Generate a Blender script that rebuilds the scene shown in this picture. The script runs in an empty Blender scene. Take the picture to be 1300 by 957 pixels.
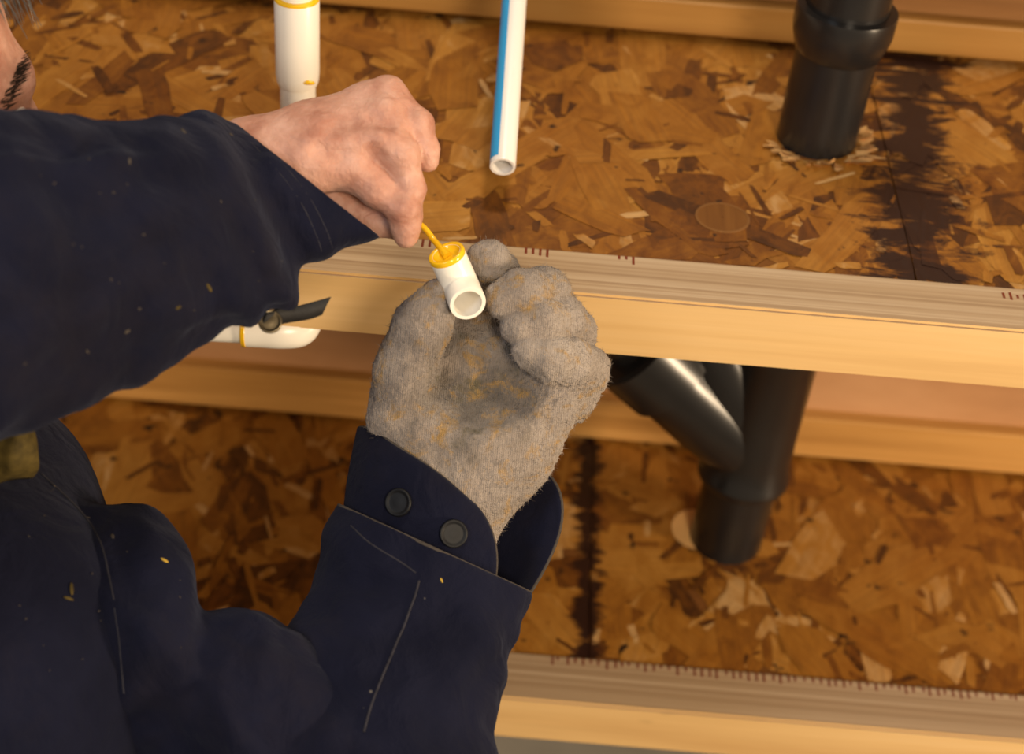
import bpy, bmesh, math, random
import numpy as np
from mathutils import Vector, Matrix, noise
from mathutils.bvhtree import BVHTree

S = bpy.context.scene
COL = S.collection
PI = math.pi

# ------------------------------------------------------------------ camera
FPX = 2172.0
TH = math.radians(38); RL = math.radians(4.8)
FW = np.array([0, math.cos(TH), -math.sin(TH)])
U0 = np.array([0, math.sin(TH), math.cos(TH)])
XA = np.array([1.0, 0, 0])
RT = XA*math.cos(RL) + U0*math.sin(RL)
UP = -XA*math.sin(RL) + U0*math.cos(RL)
CAMH = 0.60442
CP = np.array([0, 0, CAMH])
cam = bpy.data.cameras.new('camera')
camo = bpy.data.objects.new('camera', cam); COL.objects.link(camo)
camo.matrix_world = Matrix(((RT[0], UP[0], -FW[0], 0), (RT[1], UP[1], -FW[1], 0),
                            (RT[2], UP[2], -FW[2], CAMH), (0, 0, 0, 1)))
cam.sensor_width = 36.0; cam.lens = FPX/1300*36.0
cam.clip_start = 0.02; cam.clip_end = 50
cam.dof.use_dof = True; cam.dof.focus_distance = 0.985; cam.dof.aperture_fstop = 5.8
S.camera = camo

# ------------------------------------------------------------------ light
w = bpy.data.worlds.new('world'); S.world = w; w.use_nodes = True
w.node_tree.nodes['Background'].inputs[0].default_value = (1.0, 0.80, 0.58, 1)
w.node_tree.nodes['Background'].inputs[1].default_value = 0.33

def area(name, loc, target, size, power, col):
    l = bpy.data.lights.new(name, 'AREA'); l.shape = 'DISK'; l.size = size; l.energy = power; l.color = col
    o = bpy.data.objects.new(name, l); COL.objects.link(o); o.location = loc
    o.rotation_euler = (Vector(target)-Vector(loc)).to_track_quat('-Z', 'Y').to_euler()
    return o
area('ceiling_work_light', (0.15, 1.25, 2.2), (0.05, 0.95, 0), 0.28, 25, (1.0, 0.84, 0.62))
area('window_light', (-1.5, -0.9, 1.9), (-0.1, 0.8, 0), 0.9, 22, (0.78, 0.87, 1.0))
area('stand_work_light', (0.42, -0.55, 0.92), (0.1, 0.95, -0.15), 0.40, 21, (1.0, 0.82, 0.60))
area('side_fill_light', (1.75, 0.12, 0.06), (0.0, 0.95, -0.2), 0.30, 36, (1.0, 0.76, 0.50))  # added fill lamp, low at right, brightens the lower-left boards
S.view_settings.view_transform = 'Standard'; S.view_settings.look = 'None'
S.view_settings.gamma = 1.0; S.view_settings.exposure = 0.0
S.view_settings.use_curve_mapping = False

# ------------------------------------------------------------------ helpers
def ray(x, y): return FW + RT*(x-650)/FPX - UP*(y-478.5)/FPX
def P(x, y, d): return Vector(CP + ray(x, y)*d)
def onz(x, y, z):
    k = ray(x, y); return Vector(CP + k*((z-CAMH)/k[2]))
def ony(x, y, Y):
    k = ray(x, y); return Vector(CP + k*(Y/k[1]))

def tag(o, label=None, cat=None, group=None, kind=None):
    if label: o['label'] = label
    if cat: o['category'] = cat
    if group: o['group'] = group
    if kind: o['kind'] = kind
    return o
def empty(name, loc=(0, 0, 0)):
    o = bpy.data.objects.new(name, None); COL.objects.link(o); o.location = loc
    o.empty_display_size = 0.05
    return o
def link(name, me, mat=None, parent=None, smooth=True):
    o = bpy.data.objects.new(name, me); COL.objects.link(o)
    if mat:
        for m in (mat if isinstance(mat, (list, tuple)) else [mat]): me.materials.append(m)
    if smooth: me.polygons.foreach_set('use_smooth', [True]*len(me.polygons))
    if parent is not None:
        o.parent = parent
        bpy.context.view_layer.update()
        o.matrix_parent_inverse = parent.matrix_world.inverted()
    return o
def mesh(name, v, f, mat=None, parent=None, smooth=True):
    me = bpy.data.meshes.new(name)
    me.from_pydata([tuple(a) for a in v], [], [tuple(int(i) for i in q) for q in f]); me.update()
    return link(name, me, mat, parent, smooth)
def box(name, lo, hi, mat=None, parent=None, bev=0.0015, rot=None):
    bm = bmesh.new(); bmesh.ops.create_cube(bm, size=1)
    lo = Vector(lo); hi = Vector(hi)
    for v in bm.verts: v.co = Vector([(lo[i]+hi[i])/2 + v.co[i]*(hi[i]-lo[i]) for i in range(3)])
    if bev: bmesh.ops.bevel(bm, geom=list(bm.edges), offset=bev, segments=2, affect='EDGES', profile=0.5)
    me = bpy.data.meshes.new(name); bm.to_mesh(me); bm.free()
    return link(name, me, mat, parent, False)
def catmull(pts, n):
    pts = [np.array(p, float) for p in pts]
    q = [2*pts[0]-pts[1]] + pts + [2*pts[-1]-pts[-2]]
    out = []
    for i in range(1, len(q)-2):
        for k in range(n):
            t = k/n
            a, b, c, d = q[i-1], q[i], q[i+1], q[i+2]
            out.append(0.5*((2*b)+(c-a)*t+(2*a-5*b+4*c-d)*t*t+(3*b-a-3*c+d)*t**3))
    out.append(pts[-1]); return out
def tube(name, pts, radii, mat, parent=None, n=32, bore=None, caps=True):
    """swept round tube along pts; bore = inner radius list gives an open pipe with wall"""
    pts = [Vector(p) for p in pts]
    m = len(pts)
    if not hasattr(radii, '__len__'): radii = [radii]*m
    tang = [(pts[min(i+1, m-1)]-pts[max(i-1, 0)]).normalized() for i in range(m)]
    ref = Vector((0, 0, 1)) if abs(tang[0].z) < 0.9 else Vector((1, 0, 0))
    u = tang[0].cross(ref).normalized(); V = []; F = []
    frames = []
    for i in range(m):
        u = (u - tang[i]*u.dot(tang[i])).normalized(); frames.append((u.copy(), tang[i].cross(u)))
    def rings(rad):
        base = len(V)
        for i in range(m):
            a, b = frames[i]
            for k in range(n):
                t = 2*PI*k/n; V.append(pts[i]+(a*math.cos(t)+b*math.sin(t))*rad[i])
        return base
    b0 = rings(radii)
    for i in range(m-1):
        for k in range(n):
            F.append((b0+i*n+k, b0+i*n+(k+1) % n, b0+(i+1)*n+(k+1) % n, b0+(i+1)*n+k))
    if bore is not None:
        if not hasattr(bore, '__len__'): bore = [bore]*m
        b1 = rings(bore)
        for i in range(m-1):
            for k in range(n):
                F.append((b1+i*n+k, b1+(i+1)*n+k, b1+(i+1)*n+(k+1) % n, b1+i*n+(k+1) % n))
        for i in (0, m-1):
            for k in range(n):
                q = (b0+i*n+k, b1+i*n+k, b1+i*n+(k+1) % n, b0+i*n+(k+1) % n)
                F.append(q if i == 0 else q[::-1])
    elif caps:
        F.append(tuple(b0+k for k in range(n))); F.append(tuple(b0+(m-1)*n+k for k in reversed(range(n))))
    o = mesh(name, V, F, mat, parent)
    md = o.modifiers.new('e', 'EDGE_SPLIT'); md.split_angle = math.radians(40)
    return o
def profile_pipe(base, axis, prof):
    """prof = [(height, radius)] along axis -> (pts, radii)"""
    b = Vector(base); a = Vector(axis).normalized()
    return [b+a*h for h, r in prof], [r for h, r in prof]

# --- signed distance fields -> mesh (surface nets)
def cap(p, a, b, ra, rb=None):
    if rb is None: rb = ra
    a = np.array(a, np.float32); b = np.array(b, np.float32); d = b-a
    h = np.clip(((p-a)@d)/max(float(d@d), 1e-12), 0, 1)
    q = p-a-h[..., None]*d
    return np.sqrt((q*q).sum(-1))-(ra+(rb-ra)*h)
def ell(p, c, r, M=None):
    q = p-np.array(c, np.float32)
    if M is not None: q = q@np.array(M, np.float32)
    r = np.array(r, np.float32)
    k0 = np.sqrt(((q/r)**2).sum(-1)); k1 = np.sqrt(((q/(r*r))**2).sum(-1))+1e-9
    return k0*(k0-1)/k1
def smin(a, b, k):
    h = np.maximum(k-np.abs(a-b), 0)/k
    return np.minimum(a, b)-h*h*k*0.25
def smax(a, b, k): return -smin(-a, -b, k)
def chain(p, pts, rs, k):
    d = None
    for i in range(len(pts)-1):
        e = cap(p, pts[i], pts[i+1], rs[i], rs[i+1])
        d = e if d is None else smin(d, e, k)
    return d
def surface(fn, lo, hi, h):
    lo = np.array(lo, np.float32); hi = np.array(hi, np.float32)
    n = np.ceil((hi-lo)/h).astype(int)+1
    ax = [lo[i]+h*np.arange(n[i], dtype=np.float32) for i in range(3)]
    G = np.stack(np.meshgrid(*ax, indexing='ij'), -1)
    val = fn(G).astype(np.float32)
    ins = val < 0
    cn = n-1
    acc = np.zeros((*cn, 3), np.float32); cnt = np.zeros(cn, np.float32)
    for dim in range(3):
        o1, o2 = [d for d in range(3) if d != dim]
        sl0 = [slice(None)]*3; sl1 = [slice(None)]*3
        sl0[dim] = slice(0, -1); sl1[dim] = slice(1, None)
        a = val[tuple(sl0)]; b = val[tuple(sl1)]
        cr = (a < 0) != (b < 0)
        t = np.where(cr, a/np.where(cr, a-b, 1), 0)
        pos = G[tuple(sl0)].copy(); pos[..., dim] += t*h
        for i in (0, 1):
            for j in (0, 1):
                s = [slice(None)]*3
                s[o1] = slice(i, cn[o1]+i); s[o2] = slice(j, cn[o2]+j)
                c = cr[tuple(s)]; acc += np.where(c[..., None], pos[tuple(s)], 0); cnt += c
    act = cnt > 0
    idx = -np.ones(cn, int); idx[act] = np.arange(act.sum())
    V = acc[act]/cnt[act][:, None]
    Fs = []
    for dim in range(3):
        o1, o2 = (dim+1) % 3, (dim+2) % 3
        sl0 = [slice(None)]*3; sl1 = [slice(None)]*3
        sl0[dim] = slice(0, -1); sl1[dim] = slice(1, None)
        for d in (o1, o2): sl0[d] = slice(1, -1); sl1[d] = slice(1, -1)
        a = ins[tuple(sl0)]; b = ins[tuple(sl1)]
        w_ = np.argwhere(a != b)
        if not len(w_): continue
        flip = b[a != b]
        base = w_.copy(); base[:, o1] += 1; base[:, o2] += 1
        def ci(d1, d2):
            c = base.copy(); c[:, o1] -= d1; c[:, o2] -= d2
            return idx[c[:, 0], c[:, 1], c[:, 2]]
        q = np.stack([ci(1, 1), ci(0, 1), ci(0, 0), ci(1, 0)], 1)
        q[flip] = q[flip][:, ::-1]
        Fs.append(q)
    F = np.concatenate(Fs)
    F = F[(F >= 0).all(1)]
    return V, F
def vnormals(V, F):
    a = V[F[:, 2]]-V[F[:, 0]]; b = V[F[:, 3]]-V[F[:, 1]]
    fn = np.cross(a, b); N = np.zeros_like(V)
    for i in range(4): np.add.at(N, F[:, i], fn)
    return N/(np.linalg.norm(N, axis=1, keepdims=True)+1e-12)
def relax(V, F, it=2, lam=0.5):
    E = np.concatenate([F[:, [0, 1]], F[:, [1, 2]], F[:, [2, 3]], F[:, [3, 0]]])
    cnt = np.zeros(len(V)); np.add.at(cnt, E[:, 0], 1); np.add.at(cnt, E[:, 1], 1)
    for _ in range(it):
        A = np.zeros_like(V); np.add.at(A, E[:, 0], V[E[:, 1]]); np.add.at(A, E[:, 1], V[E[:, 0]])
        V = V+lam*(A/np.maximum(cnt, 1)[:, None]-V)
    return V
def px2w(V, D):
    """(x px, y px, w px toward camera) at reference depth D -> world metres"""
    s = D/FPX
    d = D-V[:, 2]*s
    r = FW[None]+RT[None]*((V[:, 0]-650)/FPX)[:, None]-UP[None]*((V[:, 1]-478.5)/FPX)[:, None]
    return CP[None]+r*d[:, None]
def perl(p, s, off=0.0):
    return noise.noise(Vector((p[0]*s+off, p[1]*s+off*1.7, p[2]*s-off)))

# ------------------------------------------------------------------ materials
class NT:
    def __init__(self, name):
        self.m = bpy.data.materials.new(name); self.m.use_nodes = True
        self.t = self.m.node_tree; self.b = self.t.nodes['Principled BSDF']
    def n(self, typ, **kw):
        o = self.t.nodes.new(typ)
        for k, v in kw.items():
            if k.startswith('i_'): o.inputs[k[2:].replace('_', ' ')].default_value = v
            else: setattr(o, k, v)
        return o
    def l(self, a, b): self.t.links.new(a, b)
    def coord(self, scale=(1, 1, 1), which='Object', rot=(0, 0, 0)):
        c = self.n('ShaderNodeTexCoord'); mp = self.n('ShaderNodeMapping')
        mp.inputs['Scale'].default_value = scale; mp.inputs['Rotation'].default_value = rot
        self.l(c.outputs[which], mp.inputs[0]); return mp.outputs[0]
    def noise(self, vec, scale, detail=4, rough=0.55, dist=0.0):
        o = self.n('ShaderNodeTexNoise'); o.inputs['Scale'].default_value = scale
        o.inputs['Detail'].default_value = detail; o.inputs['Roughness'].default_value = rough
        o.inputs['Distortion'].default_value = dist
        if vec is not None: self.l(vec, o.inputs['Vector'])
        return o.outputs['Fac']
    def ramp(self, fac, stops):
        o = self.n('ShaderNodeValToRGB'); e = o.color_ramp.elements
        while len(e) < len(stops): e.new(0.5)
        for i, (p, c) in enumerate(stops):
            e[i].position = p; e[i].color = (*c, 1) if len(c) == 3 else c
        self.l(fac, o.inputs[0]); return o.outputs[0]
    def mix(self, fac, a, b, mode='MIX'):
        o = self.n('ShaderNodeMix', data_type='RGBA', blend_type=mode)
        for s, v in ((o.inputs['Factor'], fac), (o.inputs['A'], a), (o.inputs['B'], b)):
            pass
        fa = [i for i in o.inputs if i.name == 'Factor' and i.type == 'VALUE'][0]
        ia = [i for i in o.inputs if i.name == 'A' and i.type == 'RGBA'][0]
        ib = [i for i in o.inputs if i.name == 'B' and i.type == 'RGBA'][0]
        for s, v in ((fa, fac), (ia, a), (ib, b)):
            if isinstance(v, (int, float)): s.default_value = v
            elif isinstance(v, tuple): s.default_value = (*v, 1) if len(v) == 3 else v
            else: self.l(v, s)
        return [i for i in o.outputs if i.type == 'RGBA'][0]
    def math(self, op, a, b=None, c=None, clamp=False):
        o = self.n('ShaderNodeMath', operation=op); o.use_clamp = clamp
        for i, v in enumerate((a, b, c)):
            if v is None: continue
            if isinstance(v, (int, float)): o.inputs[i].default_value = v
            else: self.l(v, o.inputs[i])
        return o.outputs[0]
    def bump(self, h, strength=0.3, dist=0.001):
        o = self.n('ShaderNodeBump'); o.inputs['Strength'].default_value = strength
        o.inputs['Distance'].default_value = dist
        self.l(h, o.inputs['Height']); self.l(o.outputs[0], self.b.inputs['Normal'])
    def set(self, col=None, rough=None, spec=None, **kw):
        if col is not None:
            if isinstance(col, tuple): self.b.inputs['Base Color'].default_value = (*col, 1)
            else: self.l(col, self.b.inputs['Base Color'])
        if rough is not None:
            if isinstance(rough, (int, float)): self.b.inputs['Roughness'].default_value = rough
            else: self.l(rough, self.b.inputs['Roughness'])
        if spec is not None: self.b.inputs['Specular IOR Level'].default_value = spec
        for k, v in kw.items(): self.b.inputs[k.replace('_', ' ')].default_value = v
        return self.m

def m_plain(name, col, rough=0.5, spec=0.5, var=0.1, scale=60, bump=0.0):
    t = NT(name); v = t.coord()
    nz = t.noise(v, scale, 4)
    c = t.mix(nz, tuple(x*(1-var) for x in col), tuple(min(1, x*(1+var)) for x in col))
    if bump: t.bump(nz, bump, 0.001)
    return t.set(c, rough, spec)

def m_osb(name, sx, slope, width, y0, tint):
    """strand board: tone per strand (attribute), grain along the strand, tarry stain along the panel seam"""
    t = NT(name)
    at = t.n('ShaderNodeAttribute', attribute_name='tone'); uv = t.n('ShaderNodeAttribute', attribute_name='grain')
    v = t.coord()
    tone = t.math('ADD', at.outputs['Fac'], t.math('MULTIPLY', t.math('SUBTRACT', t.noise(t.coord((1.4, 0.8, 1)), 48, 5, 0.65, 0.8), 0.5), 0.75), clamp=True)
    base = t.ramp(tone, [(0.0, (0.060, 0.020, 0.003)), (0.2, (0.20, 0.068, 0.006)), (0.45, (0.39, 0.158, 0.016)),
                                      (0.75, (0.53, 0.250, 0.042)), (1.0, (0.72, 0.45, 0.19))])
    mp = t.n('ShaderNodeMapping'); mp.inputs['Scale'].default_value = (14, 330, 1); t.l(uv.outputs['Vector'], mp.inputs[0])
    g = t.noise(mp.outputs[0], 1.0, 5, 0.6)
    base = t.mix(t.math('MULTIPLY', g, 1.0), base, t.mix(0.66, base, (0.05, 0.015, 0.002)))
    v = t.coord()
    big = t.noise(v, 9, 3)
    base = t.mix(t.ramp(big, [(0.35, (0, 0, 0)), (0.7, (1, 1, 1))]), base, t.mix(1.0, base, tint, 'MULTIPLY'))
    # small dark resin spots
    sp = t.noise(v, 42, 3, 0.6)
    base = t.mix(t.ramp(sp, [(0.66, (0, 0, 0)), (0.71, (1, 1, 1))]), base, (0.022, 0.008, 0.003))
    # tar along the seam
    sep = t.n('ShaderNodeSeparateXYZ'); t.l(v, sep.inputs[0])
    cx = t.math('ADD', t.math('MULTIPLY', t.math('SUBTRACT', sep.outputs[1], y0), slope), sx)
    cx = t.math('ADD', cx, t.math('MULTIPLY', t.math('SUBTRACT', t.noise(v, 15, 2), 0.5), 1.2*width))
    d = t.math('ABSOLUTE', t.math('SUBTRACT', sep.outputs[0], cx))
    mp2 = t.coord((0.6, 1.3, 1)); nn = t.noise(mp2, 46, 6, 0.68, 0.6)
    k = t.math('ADD', t.math('DIVIDE', d, width), t.math('MULTIPLY', t.math('SUBTRACT', nn, 0.5), 5.0))
    base = t.mix(t.ramp(k, [(0.45, (1, 1, 1)), (0.80, (0, 0, 0))]), t.mix(t.ramp(k, [(0.9, (0.75, 0.75, 0.75)), (2.0, (0, 0, 0))]), base, t.mix(0.7, base, (0.05, 0.012, 0.003))), (0.020, 0.005, 0.002))
    t.bump(g, 0.25, 0.0006)
    return t.set(base, t.math('ADD', t.math('MULTIPLY', g, 0.25), 0.38), 0.45)

def m_wood(name, c0, c1, c2, sx=1.5, sy=40, rough=0.55, streak=0.5, knots=True):
    t = NT(name); v = t.coord((sx, sy, sy))
    a = t.noise(v, 1.0, 5, 0.6, 0.3); b = t.noise(t.coord((sx*3, sy*6, sy*6)), 1.0, 3, 0.7)
    c = t.ramp(a, [(0.28, c0), (0.5, c1), (0.75, c2)])
    c = t.mix(t.math('MULTIPLY', b, streak), c, t.mix(0.55, c, tuple(x*0.3 for x in c0)))
    if knots:
        k = t.noise(t.coord((9, 22, 22)), 1.0, 2)
        c = t.mix(t.ramp(k, [(0.68, (0, 0, 0)), (0.78, (1, 1, 1))]), c, tuple(x*0.45 for x in c0))
    t.bump(b, 0.2, 0.0006)
    return t.set(c, rough, 0.4)

M = {}
M['osb_up'] = m_osb('strand_board_golden', 0.268, 0.10, 0.032, 1.04, (0.80, 0.70, 0.60))
M['osb_low'] = m_osb('strand_board_orange', 0.074, 0.0, 0.012, 1.04, (0.85, 0.75, 0.6))
M['osb_edge'] = m_plain('strand_board_core', (0.16, 0.06, 0.012), 0.8, 0.2, 0.5, 120)
M['pine'] = m_wood('yellow_pine', (0.54, 0.31, 0.115), (0.70, 0.45, 0.19), (0.80, 0.55, 0.27), 1.2, 26, 0.45, 0.35, True)
M['lam'] = m_wood('laminated_veneer', (0.24, 0.14, 0.07), (0.46, 0.32, 0.19), (0.70, 0.54, 0.37), 0.7, 170, 0.6, 0.85, False)
M['flange'] = m_wood('joist_flange_wood', (0.36, 0.17, 0.04), (0.52, 0.27, 0.075), (0.64, 0.37, 0.13), 1.5, 40, 0.5, 0.4)
M['web'] = m_wood('joist_web_board', (0.38, 0.19, 0.085), (0.46, 0.24, 0.11), (0.54, 0.30, 0.15), 4, 14, 0.55, 0.25, False)
M['flangedim'] = m_wood('joist_flange_dimmed', (0.24, 0.105, 0.02), (0.34, 0.165, 0.035), (0.42, 0.22, 0.055), 1.5, 40, 0.5, 0.5)  # flange wood with the light falloff at the back joist put into its colour
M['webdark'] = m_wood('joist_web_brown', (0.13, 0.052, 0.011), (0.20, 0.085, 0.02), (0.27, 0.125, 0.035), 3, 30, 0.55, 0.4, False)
M['knot'] = m_wood('round_knot', (0.10, 0.036, 0.006), (0.16, 0.060, 0.010), (0.23, 0.095, 0.018), 60, 4, 0.5, 0.4, False)
M['red'] = m_plain('red_stamp_ink', (0.16, 0.030, 0.012), 0.7, 0.2, 0.3, 400)
M['concrete'] = m_plain('concrete', (0.22, 0.20, 0.17), 0.9, 0.2, 0.25, 8, 0.3)
M['plaster'] = m_plain('unpainted_wall', (0.30, 0.22, 0.13), 0.9, 0.2, 0.15, 5, 0.1)
M['pvc'] = m_plain('white_plastic', (0.80, 0.76, 0.68), 0.28, 0.5, 0.04, 30)
M['cpvc'] = m_plain('offwhite_plastic', (0.74, 0.71, 0.68), 0.32, 0.5, 0.03, 30)
M['cream'] = m_plain('cream_plastic_bore', (0.78, 0.68, 0.48), 0.5, 0.3, 0.05, 30)
M['glue'] = m_plain('yellow_solvent_cement', (0.80, 0.46, 0.010), 0.16, 0.6, 0.18, 200)
M['blue'] = m_plain('blue_stripe', (0.030, 0.30, 0.62), 0.35, 0.4, 0.05, 60)
M['abs'] = m_plain('black_plastic', (0.011, 0.010, 0.010), 0.27, 0.5, 0.25, 40, 0.02)
M['button'] = m_plain('black_button', (0.003, 0.003, 0.004), 0.55, 0.25, 0.1, 100)
M['dark'] = m_plain('dark_cap_plastic', (0.012, 0.011, 0.008), 0.35, 0.5, 0.2, 60)
M['strap'] = m_plain('dark_webbing', (0.016, 0.015, 0.015), 0.7, 0.3, 0.4, 300, 0.4)
M['brass'] = NT('worn_snap').set((0.20, 0.16, 0.10), 0.35, 0.5, Metallic=1.0)
M['torn'] = m_plain('torn_pale_wood', (0.62, 0.36, 0.14), 0.7, 0.3, 0.35, 150)
M['pale'] = m_plain('pale_cut_wood', (0.74, 0.43, 0.16), 0.6, 0.3, 0.12, 60)
M['hair'] = m_plain('dark_hair', (0.020, 0.014, 0.011), 0.45, 0.5, 0.5, 400)
M['eye'] = m_plain('eye_white', (0.75, 0.70, 0.66), 0.2, 0.5, 0.05, 60)
M['iris'] = m_plain('brown_iris', (0.05, 0.025, 0.012), 0.15, 0.6, 0.1, 60)
M['boot'] = m_plain('brown_leather', (0.06, 0.032, 0.016), 0.5, 0.4, 0.3, 60, 0.1)
M['olive'] = m_plain('paint_stained_cloth', (0.065, 0.045, 0.010), 0.8, 0.2, 1.0, 160, 0.3)

def m_skin():
    t = NT('skin'); v = t.coord()
    a = t.noise(v, 45, 4, 0.6); b = t.noise(v, 420, 3, 0.6)
    c = t.ramp(a, [(0.3, (0.32, 0.135, 0.092)), (0.5, (0.49, 0.262, 0.192)), (0.72, (0.60, 0.36, 0.285))])
    c = t.mix(t.math('MULTIPLY', b, 0.3), c, (0.40, 0.16, 0.10))
    h = t.math('ADD', t.math('MULTIPLY', t.noise(t.coord((1, 1, 1)), 160, 5, 0.65, 0.8), 1.0), t.math('MULTIPLY', b, 0.4))
    t.bump(h, 0.6, 0.0014)
    m = t.set(c, 0.48, 0.4)
    t.b.inputs['Subsurface Weight'].default_value = 0.12
    t.b.inputs['Subsurface Radius'].default_value = (0.006, 0.002, 0.001)
    return m
M['skin'] = m_skin()
def m_navy(name, a=(0.0038, 0.0043, 0.0115), b=(0.0074, 0.0082, 0.0200)):
    t = NT(name); v = t.coord()
    n1 = t.noise(v, 14, 5, 0.6); n2 = t.noise(v, 1300, 2, 0.5)
    c = t.ramp(n1, [(0.3, a), (0.7, b)])
    c = t.mix(t.math('MULTIPLY', t.ramp(t.noise(v, 9, 5, 0.7), [(0.5, (0, 0, 0)), (0.8, (1, 1, 1))]), 0.5), c, (0.016, 0.0125, 0.015))
    sp = t.n('ShaderNodeTexVoronoi'); sp.inputs['Scale'].default_value = 55; t.l(v, sp.inputs['Vector'])
    dots = t.ramp(sp.outputs['Distance'], [(0.035, (1, 1, 1)), (0.06, (0, 0, 0))])
    pick = t.ramp(t.noise(v, 30, 1), [(0.6, (0, 0, 0)), (0.62, (1, 1, 1))])
    c = t.mix(t.mix(1.0, dots, pick, 'MULTIPLY'), c, (0.10, 0.09, 0.08))
    t.bump(t.math('ADD', t.math('MULTIPLY', n2, 0.25), t.math('ADD', t.math('MULTIPLY', t.noise(v, 110, 4), 0.5), t.math('MULTIPLY', t.noise(t.coord((1, 1, .6)), 34, 3, 0.5, 1.6), 2.2))), 0.6, 0.0022)
    m = t.set(c, 0.9, 0.07)
    t.b.inputs['Sheen Weight'].default_value = 0.05; t.b.inputs['Sheen Roughness'].default_value = 0.5
    t.b.inputs['Sheen Tint'].default_value = (0.55, 0.62, 0.9, 1)
    return m
M['navy'] = m_navy('navy_work_cloth')
M['denim'] = m_navy('dark_trouser_cloth', (0.010, 0.010, 0.014), (0.018, 0.018, 0.024))
M['edge'] = m_plain('frayed_cloth_edge', (0.055, 0.046, 0.040), 0.9, 0.1, 0.5, 500)
M['dry'] = m_plain('dried_yellow_paint', (0.36, 0.23, 0.03), 0.7, 0.2, 0.5, 300)
M['thread'] = m_plain('navy_thread', (0.024, 0.023, 0.030), 0.9, 0.1, 0.6, 300)
def m_glove(name):
    t = NT(name); v = t.coord()
    a = t.noise(v, 22, 5, 0.62)
    c = t.ramp(a, [(0.3, (0.22, 0.172, 0.140)), (0.55, (0.37, 0.300, 0.250)), (0.8, (0.50, 0.415, 0.350))])
    # worn grimy patch on the palm (centre of the palm in object space)
    pc = P(598, 512, 0.975)
    sub = t.n('ShaderNodeVectorMath', operation='SUBTRACT'); t.l(v, sub.inputs[0]); sub.inputs[1].default_value = pc
    ln = t.n('ShaderNodeVectorMath', operation='LENGTH'); t.l(sub.outputs[0], ln.inputs[0])
    dd = t.math('ADD', t.math('DIVIDE', ln.outputs['Value'], 0.050), t.math('MULTIPLY', t.math('SUBTRACT', t.noise(v, 45, 5), 0.5), 1.5))
    c = t.mix(t.ramp(dd, [(0.35, (0.85, 0.85, 0.85)), (1.15, (0, 0, 0))]), c, (0.110, 0.086, 0.064))
    ol = t.ramp(t.noise(v, 60, 4, 0.6), [(0.55, (0, 0, 0)), (0.66, (0.8, 0.8, 0.8))])
    near = t.ramp(t.math('DIVIDE', ln.outputs['Value'], 0.05), [(0.7, (1, 1, 1)), (1.1, (0.0, 0.0, 0.0))])
    c = t.mix(t.mix(1.0, ol, near, 'MULTIPLY'), c, (0.10, 0.075, 0.022))
    ye = t.ramp(t.noise(v, 75, 5, 0.7, 0.5), [(0.53, (0, 0, 0)), (0.66, (0.85, 0.85, 0.85))])
    c = t.mix(ye, c, (0.42, 0.23, 0.035))
    fz = t.noise(v, 520, 4, 0.75)
    wv = t.n('ShaderNodeTexWave'); wv.inputs['Scale'].default_value = 260; wv.inputs['Distortion'].default_value = 3
    t.l(v, wv.inputs['Vector'])
    c = t.mix(t.math('MULTIPLY', fz, 0.5), c, t.mix(0.55, c, (0.05, 0.04, 0.03)))
    t.bump(t.math('ADD', t.math('MULTIPLY', fz, 1.6), t.math('MULTIPLY', wv.outputs['Fac'], 0.22)), 0.9, 0.0018)
    m = t.set(c, 0.95, 0.1)
    t.b.inputs['Sheen Weight'].default_value = 0.25; t.b.inputs['Sheen Roughness'].default_value = 0.6
    return m
M['glove'] = m_glove('fuzzy_knit')

# ------------------------------------------------------------------ setting
ZL = -0.372; ZG = -1.45
XL, XR = -1.25, 1.30
fl = box('floor', (-3, -2, ZG-0.1), (3, 3, ZG), M['concrete'], bev=0); tag(fl, kind='structure')
wb = box('wall_back', (-3, 2.2, ZG), (3, 2.3, 1.6), M['plaster'], bev=0); tag(wb, kind='structure')

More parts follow.
